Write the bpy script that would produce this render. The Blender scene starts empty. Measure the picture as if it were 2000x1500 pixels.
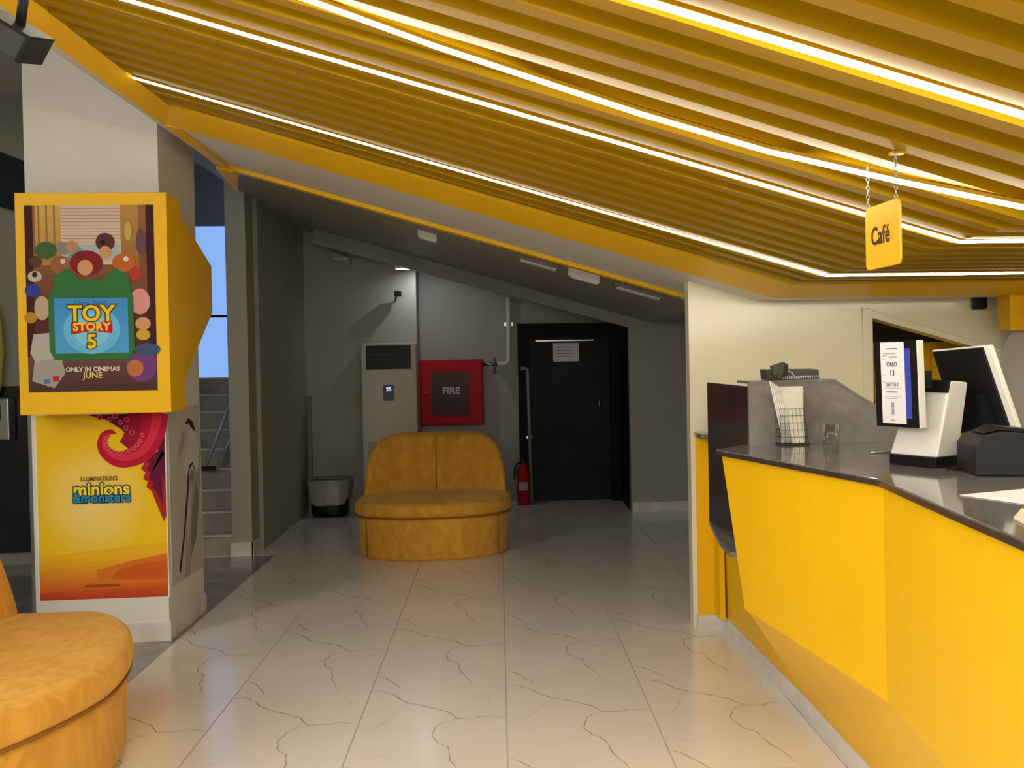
import bpy, bmesh, math, random
from mathutils import Vector, Matrix, Euler
random.seed(7)
SC = bpy.context.scene
C = SC.collection
PI = math.pi

# ------------------------------------------------------------------ camera
F, CX, CY, EYE = 2244.0, 1183.0, 742.0, 1.55          # focal length and centre in pixels of the 2000x1500 frame
def _n(v): return Vector(v).normalized()
_Y = _n((973 - CX, 705 - CY, F))
_X = _n((973 + 24000 - CX, 705 - .018 * 24000 - CY, F))
_X = (_X - _Y * _X.dot(_Y)).normalized()
_Z = _X.cross(_Y)
cam = bpy.data.cameras.new('camera')
cam_o = bpy.data.objects.new('camera', cam)
C.objects.link(cam_o)
cam.sensor_width = 36.0
cam.lens = F / 2000.0 * 36.0
cam.shift_x = -(CX - 1000.0) / 2000.0
cam.shift_y = (CY - 750.0) / 2000.0
cam.clip_start = .05
cam.clip_end = 100
cam_o.matrix_world = Matrix(((_X.x, -_X.y, -_X.z, 0), (_Y.x, -_Y.y, -_Y.z, 0), (_Z.x, -_Z.y, -_Z.z, EYE), (0, 0, 0, 1)))
SC.camera = cam_o

# ------------------------------------------------------------------ light and exposure
SC.view_settings.view_transform = 'Standard'
SC.view_settings.look = 'None'
SC.view_settings.gamma = 1.0
SC.view_settings.exposure = 0.0
SC.view_settings.use_curve_mapping = False
w = bpy.data.worlds.new('world'); SC.world = w
w.use_nodes = True
w.node_tree.nodes['Background'].inputs[0].default_value = (.75, .85, 1, 1)
w.node_tree.nodes['Background'].inputs[1].default_value = .05
LED_POWER = 42.0
def area_lamp(name, loc, size, size_y, power, color=(1, 1, 1), rot=(0, 0, 0)):
    l = bpy.data.lights.new(name, 'AREA'); l.shape = 'RECTANGLE'; l.size = size; l.size_y = size_y
    l.energy = power; l.color = color
    o = bpy.data.objects.new(name, l); C.objects.link(o); o.location = loc; o.rotation_euler = rot
    return o
area_lamp('hall_fill', (-.9, -1.2, 2.2), 1.6, 2.4, 170, (1, .97, .94), (math.radians(10), 0, 0))  # unseen fill added behind the camera to brighten the foreground
area_lamp('lobby_fill', (-4.4, 1.6, 3.0), 2.0, 1.2, 135, (1, .97, .94), (0, math.radians(-58), 0))  # strong side fill, added out of view for counter facets and near floor
area_lamp('lobby_fill', (-3.6, 8.2, 3.55), .9, .9, 3.5, (1, .95, .88))  # weak unseen fill added below the lobby ceiling, without a fixture

# ------------------------------------------------------------------ materials
MATS = {}
def mat(name, col, rough=.5, metal=0, emit=None, power=0, trans=0, alpha=1, coat=0, noise=0, nscale=8, bump=0, spec=.5, bscale=60):
    if name in MATS: return MATS[name]
    m = bpy.data.materials.new(name); m.use_nodes = True
    nt = m.node_tree; b = nt.nodes['Principled BSDF']
    b.inputs['Base Color'].default_value = (*col, 1)
    b.inputs['Roughness'].default_value = rough
    b.inputs['Metallic'].default_value = metal
    b.inputs['Specular IOR Level'].default_value = spec
    b.inputs['Coat Weight'].default_value = coat
    b.inputs['Transmission Weight'].default_value = trans
    if emit:
        b.inputs['Emission Color'].default_value = (*emit, 1)
        b.inputs['Emission Strength'].default_value = power
    if noise or bump:
        tc = nt.nodes.new('ShaderNodeTexCoord')
        if noise:
            n = nt.nodes.new('ShaderNodeTexNoise'); n.inputs['Scale'].default_value = nscale; n.inputs['Detail'].default_value = 6
            r = nt.nodes.new('ShaderNodeValToRGB')
            r.color_ramp.elements[0].position = .3; r.color_ramp.elements[1].position = .7
            r.color_ramp.elements[0].color = (*[max(0, c * (1 - noise)) for c in col], 1)
            r.color_ramp.elements[1].color = (*[min(1, c * (1 + noise)) for c in col], 1)
            nt.links.new(tc.outputs['Object'], n.inputs['Vector']); nt.links.new(n.outputs['Fac'], r.inputs['Fac'])
            nt.links.new(r.outputs['Color'], b.inputs['Base Color'])
        if bump:
            n2 = nt.nodes.new('ShaderNodeTexNoise'); n2.inputs['Scale'].default_value = bscale; n2.inputs['Detail'].default_value = 4
            bp = nt.nodes.new('ShaderNodeBump'); bp.inputs['Strength'].default_value = bump; bp.inputs['Distance'].default_value = .01
            nt.links.new(tc.outputs['Object'], n2.inputs['Vector']); nt.links.new(n2.outputs['Fac'], bp.inputs['Height'])
            nt.links.new(bp.outputs['Normal'], b.inputs['Normal'])
    MATS[name] = m
    return m
YEL = (.86, .50, .002)
M_yel = mat('yellow_paint', YEL, .42, noise=.04, nscale=1.5, spec=.25)
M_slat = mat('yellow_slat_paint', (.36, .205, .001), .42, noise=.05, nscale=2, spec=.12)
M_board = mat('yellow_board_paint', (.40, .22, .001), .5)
M_wall = mat('wall_paint', (.70, .69, .64), .5, noise=.03, nscale=2)
M_wall_dim = mat('wall_paint_dimmed', (.34, .335, .29), .5, noise=.04, nscale=2)  # wall paint darkened so the far passage reads as dimly lit
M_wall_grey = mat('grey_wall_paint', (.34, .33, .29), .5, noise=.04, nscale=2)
M_cream = mat('cream_gloss_panel', (.80, .76, .57), .13, noise=.02, nscale=2)
M_tile = mat('marble_tile', (.86, .83, .78), .17, noise=.035, nscale=1.3)
M_vein = mat('marble_vein', (.50, .43, .35), .14)
M_vein2 = mat('marble_vein_faint', (.66, .61, .54), .15)
M_grout = mat('tile_grout', (.50, .47, .41), .5)
M_greytile = mat('grey_floor_tile', (.27, .25, .23), .12, noise=.25, nscale=5)
M_skirt = mat('marble_skirting', (.68, .66, .62), .25, noise=.12, nscale=6)
M_granite = mat('dark_granite', (.17, .16, .155), .07, noise=.3, nscale=30)
M_granite_l = mat('grey_granite', (.23, .215, .20), .14, noise=.15, nscale=20)
M_edge = mat('granite_edge', (.05, .035, .03), .2, noise=.3, nscale=60)
M_black = mat('black_plastic', (.008, .008, .010), .4, spec=.2)
M_blackm = mat('matt_black_metal', (.02, .02, .02), .5)
M_dark = mat('dark_grey_door', (.022, .022, .027), .5, noise=.2, nscale=2, spec=.15)
M_darkframe = mat('black_door_frame', (.008, .008, .008), .6, spec=.12)
M_white = mat('white_plastic', (.80, .78, .72), .35)
M_offw = mat('ivory_plastic', (.56, .52, .42), .4)
M_paper = mat('white_paper', (.82, .81, .84), .7)
M_ink = mat('grey_ink', (.12, .12, .16), .8)
M_red = mat('red_enamel', (.50, .003, .015), .5, spec=.2)
M_darkred = mat('dark_red_glass', (.05, .008, .012), .3, spec=.15)
M_steel = mat('brushed_steel', (.45, .45, .45), .3, metal=1)
M_pipe = mat('white_pipe', (.70, .69, .63), .5)
M_blue_win = mat('bright_window', (.1, .15, .25), .5, emit=(.26, .47, .95), power=.95)
M_bluewall = mat('stairwell_wall', (.42, .45, .55), .6)
M_led = mat('led_diffuser', (1, 1, 1), .5, emit=(1, .93, .76), power=LED_POWER)
M_glass = mat('clear_glass', (1, 1, 1), .01, trans=1)
M_glass.node_tree.nodes['Principled BSDF'].inputs['IOR'].default_value = 1.35
def glass_mat():
    m = bpy.data.materials.new('thin_glass'); m.use_nodes = True; nt = m.node_tree
    out = nt.nodes['Material Output']; nt.nodes.remove(nt.nodes['Principled BSDF'])
    tr = nt.nodes.new('ShaderNodeBsdfTransparent'); gl_ = nt.nodes.new('ShaderNodeBsdfGlossy'); gl_.inputs['Roughness'].default_value = .03
    tr.inputs[0].default_value = (.93, .94, .93, 1)
    lw = nt.nodes.new('ShaderNodeLayerWeight'); lw.inputs[0].default_value = .22; mx = nt.nodes.new('ShaderNodeMixShader')
    nt.links.new(lw.outputs['Facing'], mx.inputs[0]); nt.links.new(tr.outputs[0], mx.inputs[1]); nt.links.new(gl_.outputs[0], mx.inputs[2]); nt.links.new(mx.outputs[0], out.inputs[0])
    return m
M_thin = glass_mat()
M_pane = mat('dark_glazing', (.015, .02, .03), .05)
M_bag = mat('grey_plastic_bag', (.34, .33, .30), .35, bump=.6, bscale=25)
M_stair = mat('stair_tile', (.36, .33, .29), .3, noise=.2, nscale=4)
M_nose = mat('stair_nosing', (.62, .60, .56), .35)

def velvet():
    m = bpy.data.materials.new('yellow_velvet'); m.use_nodes = True
    nt = m.node_tree; b = nt.nodes['Principled BSDF']
    tc = nt.nodes.new('ShaderNodeTexCoord'); mp = nt.nodes.new('ShaderNodeMapping')
    mp.inputs['Scale'].default_value = (1, 1.6, .55)
    n = nt.nodes.new('ShaderNodeTexNoise'); n.inputs['Scale'].default_value = 9; n.inputs['Detail'].default_value = 7; n.inputs['Distortion'].default_value = 1.2
    r = nt.nodes.new('ShaderNodeValToRGB')
    r.color_ramp.elements[0].position = .36; r.color_ramp.elements[1].position = .66
    r.color_ramp.elements[0].color = (.64, .30, .02, 1); r.color_ramp.elements[1].color = (.78, .40, .045, 1)
    nt.links.new(tc.outputs['Object'], mp.inputs[0]); nt.links.new(mp.outputs[0], n.inputs['Vector'])
    nt.links.new(n.outputs['Fac'], r.inputs['Fac']); nt.links.new(r.outputs['Color'], b.inputs['Base Color'])
    bp = nt.nodes.new('ShaderNodeBump'); bp.inputs['Strength'].default_value = .25; bp.inputs['Distance'].default_value = .02
    nt.links.new(n.outputs['Fac'], bp.inputs['Height']); nt.links.new(bp.outputs['Normal'], b.inputs['Normal'])
    b.inputs['Roughness'].default_value = .85
    b.inputs['Sheen Weight'].default_value = .35; b.inputs['Sheen Tint'].default_value = (1, .7, .3, 1)
    return m
M_velvet = velvet()
M_seam = mat('velvet_seam', (.30, .12, .008), .9)

# ------------------------------------------------------------------ mesh helpers
class MB:
    def __init__(s): s.v = []; s.f = []; s.m = []; s.sm = []
    def add(s, vs, fs, mi=0, smooth=False):
        o = len(s.v); s.v += [tuple(v) for v in vs]
        for f in fs: s.f.append([o + i for i in f]); s.m.append(mi); s.sm.append(smooth)
        return s
    def box(s, x0, x1, y0, y1, z0, z1, mi=0):
        if x0 > x1: x0, x1 = x1, x0
        if y0 > y1: y0, y1 = y1, y0
        if z0 > z1: z0, z1 = z1, z0
        vs = [(x0, y0, z0), (x1, y0, z0), (x1, y1, z0), (x0, y1, z0), (x0, y0, z1), (x1, y0, z1), (x1, y1, z1), (x0, y1, z1)]
        return s.add(vs, [(0, 3, 2, 1), (4, 5, 6, 7), (0, 1, 5, 4), (1, 2, 6, 5), (2, 3, 7, 6), (3, 0, 4, 7)], mi)
    def hexa(s, p, mi=0):   # eight corners: bottom loop then top loop
        return s.add(p, [(0, 3, 2, 1), (4, 5, 6, 7), (0, 1, 5, 4), (1, 2, 6, 5), (2, 3, 7, 6), (3, 0, 4, 7)], mi)
    def prism(s, poly, d, mi=0):   # planar 3D polygon swept by vector d
        n = len(poly); d = Vector(d); a = [Vector(p) for p in poly]; b = [p + d for p in a]
        fs = [tuple(range(n)), tuple(range(2 * n - 1, n - 1, -1))] + [((i + 1) % n, i, n + i, n + (i + 1) % n) for i in range(n)]
        return s.add(a + b, fs, mi)
    def slab(s, o, u, v, t, mi=0):
        o, u, v, t = Vector(o), Vector(u), Vector(v), Vector(t)
        return s.hexa([o, o + u, o + u + t, o + t, o + v, o + u + v, o + u + v + t, o + v + t], mi)
    def tube(s, path, r, n=8, mi=0, close=True):
        path = [Vector(p) for p in path]; rings = []
        rr = r if isinstance(r, (list, tuple)) else [r] * len(path)
        a = None
        for i, p in enumerate(path):
            t = (path[min(i + 1, len(path) - 1)] - path[max(i - 1, 0)]).normalized()
            if a is None:
                a = t.cross(Vector((0, 0, 1)))
                if a.length < .05: a = t.cross(Vector((1, 0, 0)))
            a = a - t * a.dot(t)
            a.normalize(); b = t.cross(a)
            rings.append([p + (a * math.cos(2 * PI * k / n) + b * math.sin(2 * PI * k / n)) * rr[i] for k in range(n)])
        vs = [q for g in rings for q in g]; fs = []
        for i in range(len(path) - 1):
            for k in range(n): fs.append((i * n + k, i * n + (k + 1) % n, (i + 1) * n + (k + 1) % n, (i + 1) * n + k))
        if close: fs += [tuple(range(n))[::-1], tuple(range((len(path) - 1) * n, len(path) * n))]
        return s.add(vs, fs, mi, True)
    def lathe(s, prof, c=(0, 0, 0), n=24, mi=0):
        c = Vector(c); vs = []; fs = []
        for r, z in prof:
            for k in range(n): vs.append(c + Vector((r * math.cos(2 * PI * k / n), r * math.sin(2 * PI * k / n), z)))
        for i in range(len(prof) - 1):
            for k in range(n): fs.append((i * n + k, i * n + (k + 1) % n, (i + 1) * n + (k + 1) % n, (i + 1) * n + k))
        fs += [tuple(range(n))[::-1], tuple(range((len(prof) - 1) * n, len(prof) * n))]
        return s.add(vs, fs, mi, True)
    def loft(s, rings, mi=0, cap=True, smooth=True):
        n = len(rings[0]); vs = [q for g in rings for q in g]; fs = []
        for i in range(len(rings) - 1):
            for k in range(n): fs.append((i * n + k, i * n + (k + 1) % n, (i + 1) * n + (k + 1) % n, (i + 1) * n + k))
        if cap: fs += [tuple(range(n))[::-1], tuple(range((len(rings) - 1) * n, len(rings) * n))]
        return s.add(vs, fs, mi, smooth)
    def build(s, name, mats, parent=None, bevel=0, origin=None):
        me = bpy.data.meshes.new(name)
        off = Vector(origin) if origin is not None else (parent.location if parent is not None and parent.get('_world') else Vector((0, 0, 0)))
        if parent is not None and parent.get('_off') is not None: off = Vector(parent['_off'])
        me.from_pydata([tuple(Vector(v) - off) for v in s.v], [], s.f)
        for m in (mats if isinstance(mats, (list, tuple)) else [mats]): me.materials.append(m)
        me.polygons.foreach_set('material_index', s.m)
        me.polygons.foreach_set('use_smooth', s.sm)
        bm = bmesh.new(); bm.from_mesh(me); bmesh.ops.recalc_face_normals(bm, faces=bm.faces); bm.to_mesh(me); bm.free()
        me.update()
        o = bpy.data.objects.new(name, me); C.objects.link(o)
        if parent is not None: o.parent = parent
        if origin is not None and parent is None: o.location = off
        if bevel:
            b = o.modifiers.new('bevel', 'BEVEL'); b.width = bevel; b.segments = 2; b.limit_method = 'ANGLE'
            b.harden_normals = False
        return o
def tag(o, label, cat, group=None, kind=None):
    if label: o['label'] = label
    if cat: o['category'] = cat
    if group: o['group'] = group
    if kind: o['kind'] = kind
    return o
def thing(name, label, cat, loc=(0, 0, 0), rz=0, group=None, local=False, rot=None):
    """Empty at the base.  Unless local, child meshes are given in world coordinates and shifted to it."""
    o = bpy.data.objects.new(name, None); C.objects.link(o); o.location = loc
    o.rotation_euler = rot if rot else (0, 0, rz)
    o.empty_display_size = .1
    WORLD_OFF[o.name] = (Vector((0, 0, 0)) if local else Vector(loc))
    return tag(o, label, cat, group)
WORLD_OFF = {}
def part(name, mb, mats, parent, bevel=0, label=None):
    off = WORLD_OFF.get(parent.name, Vector((0, 0, 0)))
    mb.v = [tuple(Vector(v) - off) for v in mb.v]
    o = mb.build(name, mats, parent, bevel)
    WORLD_OFF[o.name] = off
    if label: o['label'] = label
    return o
def solo(name, mb, mats, label, cat, base, group=None, bevel=0):
    o = mb.build(name, mats, None, bevel, origin=base)
    WORLD_OFF[o.name] = Vector(base)
    return tag(o, label, cat, group)
def struct(name, mb, mats, bevel=0):
    o = mb.build(name, mats, None, bevel); o['kind'] = 'structure'; return o
def text_mesh(body, size, extrude=0.0005, align='CENTER', bold=0.0, xs=1.0, sp=1.0):
    cu = bpy.data.curves.new('t', 'FONT'); cu.body = body; cu.size = size; cu.extrude = extrude
    cu.align_x = align; cu.align_y = 'CENTER'; cu.offset = bold; cu.space_character = sp; cu.resolution_u = 3
    o = bpy.data.objects.new('t', cu); C.objects.link(o)
    bpy.context.view_layer.update()
    me = o.to_mesh()
    vs = [(v.co.x * xs, v.co.y, v.co.z) for v in me.vertices]; fs = [tuple(p.vertices) for p in me.polygons]
    o.to_mesh_clear(); bpy.data.objects.remove(o); bpy.data.curves.remove(cu)
    return vs, fs
def put_text(mb, body, size, o, u, v, mi=0, **k):
    """Letters added to a mesh: o = centre, u = reading direction, v = up."""
    vs, fs = text_mesh(body, size, **k)
    o, u, v = Vector(o), Vector(u).normalized(), Vector(v).normalized(); nrm = u.cross(v)
    mb.add([o + u * a + v * b + nrm * c for a, b, c in vs], fs, mi)
    return mb

# ------------------------------------------------------------------ the sloped ceiling
SL, FOLD = .294, 1.49                      # the auditorium rake above: drops towards the right, then runs level
def zp(x, z0=2.35): return z0 - SL * min(x, FOLD)
XL, XR = -1.56, 3.35
def rake_strip(y0, y1, x0, x1, z0a, z0b, th, mi=0, mb=None):
    """A board in the ceiling plane from y0 to y1, bottom at offsets z0a (y0) and z0b (y1)."""
    mb = mb or MB()
    xs = [x0] + ([FOLD] if x0 < FOLD < x1 else []) + [x1]
    rings = []
    for x in xs:
        rings.append([(x, y0, zp(x, z0a)), (x, y1, zp(x, z0b)), (x, y1, zp(x, z0b) + th), (x, y0, zp(x, z0a) + th)])
    return mb.loft(rings, mi, True, False)
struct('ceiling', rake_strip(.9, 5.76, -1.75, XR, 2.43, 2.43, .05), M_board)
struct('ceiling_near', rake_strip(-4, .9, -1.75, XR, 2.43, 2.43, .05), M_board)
LEDS = [('D', 2.26), ('B', 3.62), ('A', 5.13)]
zones = [(5.3, 5.76, 'yellow ceiling slat beyond the farthest light strip'),
         (3.7, 5.06, 'yellow ceiling slat between the farthest light strip and the next one nearer'),
         (3.0, 3.55, 'yellow ceiling slat close to the two light strips in the middle'),
         (2.3, 3.0, 'yellow ceiling slat between the nearest light strip and the middle ones'),
         (0, 2.22, 'yellow ceiling slat overhead, nearer than every light strip')]
ys = []
y = 5.13 + .095
while y < 5.70: ys.append(y); y += .19
y = 5.13 - .095
while y > 1.0: ys.append(y); y -= .19
ys.sort(reverse=True)
proto_slat = None
for y in ys:
    lab = None
    for a, b, l in zones:
        if a <= y <= b: lab = l
    if lab is None: lab = zones[0][2] if y > 5.06 else (zones[2][2] if 2.9 < y < 3.7 else zones[3][2] if y > 2.2 else zones[4][2])
    if proto_slat is None:
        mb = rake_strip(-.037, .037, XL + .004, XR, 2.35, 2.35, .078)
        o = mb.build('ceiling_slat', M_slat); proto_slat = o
    else:
        o = proto_slat.copy(); C.objects.link(o)
    o.location = (0, y, 0)
    tag(o, lab, 'slat', 'yellow ceiling slats: ' + lab.split('slat ')[1])

def led(name, pts, label, hang=0.0, k=1.0):
    """A light strip following pts (x, y) under the slats: channel and glowing diffuser."""
    x0, y0 = pts[0]
    T = thing(name, label, 'light strip', (x0, y0, zp(x0)), group=None)
    def run(w, za, zb):
        rings = []
        for x, y in pts:
            z = zp(x)
            rings.append([(x, y - w, z + za), (x, y + w, z + za), (x, y + w, z + zb), (x, y - w, z + zb)])
        return MB().loft(rings, 0, True, False)
    part('channel', run(.011, .001 - hang, .076 if not hang else -.002), M_slat, T)
    part('diffuser', run(.0085 * k, -.009 * k - hang, .0005 - hang), M_led, T)
    return T
led('led_strip', [(XL + .01, 5.16), (FOLD, 5.10), (XR, 5.06)], 'glowing light strip farthest back, just in front of the ceiling edge', k=.62)
led('led_strip', [(XL + .01, 3.66), (FOLD, 3.60), (XR, 3.56)], 'glowing light strip second from the back, passing behind the hanging sign', k=.8)
led('led_strip', [(-1.5, 2.72), (-.9, 2.86), (-.412, 2.976), (-.147, 3.047), (.188, 3.09), (.398, 3.115), (.75, 3.11), (1.076, 3.015), (1.379, 2.9), (1.49, 2.86), (1.7, 2.8)],
    'glowing light strip that bows across the slats above the hanging sign', hang=.014)
led('led_strip', [(XL + .01, 2.30), (FOLD, 2.25), (XR, 2.22)], 'glowing light strip nearest the camera, at top right')
for yy in (.5, -.7, -1.9, -3.1):
    led('led_strip', [(XL + .01, yy), (FOLD, yy), (XR, yy)], 'glowing light strip overhead behind the view', hang=0.0)['group'] = 'light strips behind the view'

# yellow rim round the slatted field, then plaster strip and the thin yellow trim
struct('trim_1', rake_strip(5.75, 6.10, XL - .1, XR, 2.35, 2.30, .06), M_yel)
mb = MB()
def zl(x, z0): return z0 - SL * x
mb.loft([[(XL + .005, yy, zl(XL, 2.35)), (-1.665 - .02 * (yy > 5), yy, zl(-1.665, 2.30)), (-1.69, yy, zl(-1.665, 2.36)), (XL, yy, zl(XL, 2.42))] for yy in (-4, 2, 4.5, 6.10)], 0, True, False)
struct('trim_2', mb, M_yel)
mb = MB().loft([[(XL - .04, 6.10, zl(-1.6, 2.30)), (-1.685, 6.10, zl(-1.665, 2.30)), (-1.685, 6.10, zl(-1.665, 2.36)), (XL - .04, 6.10, zl(-1.6, 2.36))],
                [(-1.62, 7.25, zl(-1.62, 2.28)), (-1.70, 7.35, zl(-1.70, 2.28)), (-1.70, 7.35, zl(-1.7, 2.36)), (-1.62, 7.25, zl(-1.62, 2.36))]], 0, True, False)
mb.hexa([(-1.60, 7.27, zl(-1.6, 2.27)), (-1.60, 7.40, zl(-1.6, 2.27)), (-1.72, 7.95, zl(-1.72, 2.20)), (-1.71, 7.3, zl(-1.72, 2.26)),
         (-1.60, 7.27, zl(-1.6, 2.36)), (-1.60, 7.40, zl(-1.6, 2.36)), (-1.72, 7.95, zl(-1.72, 2.36)), (-1.71, 7.3, zl(-1.72, 2.36))])
struct('trim_3', mb, M_yel)
struct('ceiling_strip', rake_strip(6.10, 7.27, -1.68, XR, 2.305, 2.305, .05), M_wall)
struct('trim_4', rake_strip(7.26, 7.38, -1.66, XR, 2.28, 2.28, .07), M_yel)
struct('ceiling_far', rake_strip(7.38, 12.9, -2.06, 3.4, 2.36, 2.36, .08), M_wall_grey)
mb = MB(); mb.box(-1.80, -1.74, -4, 8.2, 2.86, 3.75); mb.box(-2.06, -1.74, 7.9, 8.2, 3.0, 3.75)
struct('wall_bulkhead', mb, M_wall)
mb = MB(); mb.box(-5.2, -1.74, -4, 9.6, 3.72, 3.82); mb.box(-5.2, -1.9, 9.6, 13, 3.64, 3.74)
struct('ceiling_lobby', mb, M_wall)

# ------------------------------------------------------------------ floor with marbled tiles
W_T, L_T = .634, 1.272
fb = MB()
fb.add([(-1.845, -4, 0), (3.5, -4, 0), (3.5, 13.2, 0), (-1.845, 13.2, 0)], [(0, 1, 2, 3)], 0)
fb.add([(-5.3, -4, 0), (-1.845, -4, 0), (-1.845, 9.53, 0), (-5.3, 9.53, 0)], [(0, 1, 2, 3)], 1)
fb.add([(-5.3, 9.53, 0), (-1.845, 9.53, 0), (-1.845, 13.2, 0), (-5.3, 13.2, 0)], [(0, 1, 2, 3)], 0)
fb.add([(-5.3, -4, -.1), (3.5, -4, -.1), (3.5, 13.2, -.1), (-5.3, 13.2, -.1)], [(0, 3, 2, 1)], 0)
def ribbon(pts, ws, mi, z=.0006):
    pts = [Vector((p[0], p[1], z)) for p in pts]; vs = []; fs = []
    for i, p in enumerate(pts):
        t = (pts[min(i + 1, len(pts) - 1)] - pts[max(i - 1, 0)]).normalized(); nn = Vector((-t.y, t.x, 0))
        vs += [p + nn * ws[i] / 2, p - nn * ws[i] / 2]
    for i in range(len(pts) - 1): fs.append((2 * i, 2 * i + 1, 2 * i + 3, 2 * i + 2))
    fb.add(vs, fs, mi)
def jag(pts, n=3, a=.006):
    out = [pts[0]]
    for p, q in zip(pts, pts[1:]):
        for k in range(1, n + 1):
            t = k / n; e = a if k < n else a * .3
            out.append((p[0] + (q[0] - p[0]) * t + random.uniform(-e, e), p[1] + (q[1] - p[1]) * t + random.uniform(-e, e)))
    return out
V = [([(.008, 5.476), (.06, 5.469), (.13, 5.393), (.164, 5.313), (.211, 5.257), (.305, 5.182), (.377, 5.113), (.429, 5.003), (.51, 5.002), (.554, 5.028), (.634, 4.998)], .011, 2),
     ([(.429, 5.003), (.39, 4.98), (.35, 4.94), (.33, 4.807), (.356, 4.70), (.4, 4.64), (.419, 4.475), (.455, 4.355), (.476, 4.25)], .008, 2),
     ([(.018, 5.734), (.056, 5.7), (.092, 5.624), (.141, 5.508)], .010, 2),
     ([(.172, 5.168), (.119, 5.017), (.077, 4.916)], .005, 3),
     ([(.20, 5.62), (.30, 5.66), (.42, 5.65)], .004, 3),
     ([(.02, 4.62), (.11, 4.57), (.2, 4.60)], .004, 3),
     ([(.52, 5.40), (.57, 5.33), (.56, 5.24)], .005, 3)]
for ci in range(-3, 6):
    for ri in range(-6, 7):
        for pts, wd, mi in V:
            P_ = jag([(p[0] + ci * W_T, p[1] + ri * L_T) for p in pts])
            P_ = [(min(max(x, -1.84), 3.4), y) for x, y in P_]
            if P_[0][1] > 12.4 or P_[-1][1] > 12.5 or P_[0][1] < -3.5: continue
            n = len(P_)
            if all(abs(x + 1.84) < 1e-6 for x, y in P_): continue
            ribbon(P_, [max(.0012, wd * .85 * (.35 + .65 * abs(math.sin(i * .9 + ci * 0 + 1.1))) * min(1, .35 + 3 * i / n, .35 + 3 * (n - 1 - i) / n)) for i in range(n)], mi)
for ci in range(-3, 6):
    x = .006 + ci * W_T
    if x > -1.84: ribbon([(x, -4), (x, 13)], [.005, .005], 4, .0005)
for ri in range(-6, 7):
    y = 5.49 + ri * L_T
    if -4 < y < 12.6: ribbon([(-1.845, y), (3.4, y)], [.002, .002], 3, .0004)
ribbon([(-1.845, -4), (-1.845, 9.53)], [.006, .006], 4, .0007)
struct('floor', fb, [M_tile, M_greytile, M_vein, M_vein2, M_grout])

# ------------------------------------------------------------------ walls
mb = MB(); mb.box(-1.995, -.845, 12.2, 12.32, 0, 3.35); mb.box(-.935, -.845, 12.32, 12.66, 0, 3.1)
struct('wall_far_left', mb, M_wall_dim)
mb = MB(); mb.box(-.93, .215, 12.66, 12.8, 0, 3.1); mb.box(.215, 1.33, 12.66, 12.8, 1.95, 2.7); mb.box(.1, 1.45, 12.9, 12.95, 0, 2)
struct('wall_far', mb, M_wall_dim)
# soffit beam and the pier right of the passage: one face with a sloped opening
def xz(poly, y0, y1, mb=None, mi=0):
    mb = mb or MB()
    return mb.prism([(x, y0, z) for x, z in poly], (0, y1 - y0, 0), mi)
mb = xz([(-1.78, 2.735), (1.315, 1.865), (1.315, 0), (3.3, 0), (3.3, 2.4), (-1.78, 3.1)], 11.5, 11.62)
struct('wall_beam', mb, M_wall_grey)
mb = MB(); mb.box(1.315, 1.43, 11.62, 12.66, 0, 2.3)
struct('wall_passage_right', mb, M_darkframe)
mb = MB(); mb.box(1.325, 3.3, 11.485, 11.5, 0, .1)
struct('baseboard_passage', mb, M_skirt)
# left passage wall, pier at its front end and the stairwell
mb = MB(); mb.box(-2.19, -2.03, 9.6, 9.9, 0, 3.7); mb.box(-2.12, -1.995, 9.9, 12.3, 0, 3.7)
struct('wall_passage_left', mb, M_wall_dim)
mb = MB(); mb.box(-2.20, -2.02, 9.57, 9.6, 0, .11); mb.box(-2.03, -2.015, 9.57, 9.9, 0, .11)
struct('baseboard_pier', mb, M_skirt)
mb = MB(); mb.box(-5.2, -3.35, 9.5, 9.62, 0, 3.75); mb.box(-3.45, -3.35, 9.62, 12.9, 0, 3.75)
struct('wall_lobby_back', mb, M_wall_grey)
mb = MB(); mb.box(-3.5, -1.9, 12.42, 12.5, 0, 1.30); mb.box(-3.5, -1.9, 12.42, 12.5, 3.02, 3.75); mb.box(-3.5, -3.3, 12.42, 12.5, 1.3, 3.02); mb.box(-2.25, -1.9, 12.42, 12.5, 1.3, 3.02)
struct('wall_stairwell', mb, M_bluewall)
mb = MB(); mb.box(-3.3, -2.25, 12.46, 12.48, 1.33, 3.02)
wn = struct('window_1', mb, M_blue_win)
mb = MB(); mb.box(-3.3, -2.25, 12.40, 12.46, 2.06, 2.085)
part('window_bar', mb, M_black, wn)
mb = MB(); mb.box(-3.34, -2.21, 12.30, 12.46, 1.28, 1.33)
part('window_sill', mb, M_bluewall, wn)
mb = MB(); mb.box(-5.3, -5.2, -4, 9.6, 0, 3.8); struct('wall_left', mb, M_wall_grey)
mb = MB(); mb.box(-5.3, 3.5, -4.1, -4, 0, 3.8); struct('wall_near', mb, M_wall)
mb = MB(); mb.box(3.38, 3.5, -4, 12.9, 0, 3); struct('wall_right', mb, M_cream)

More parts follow.
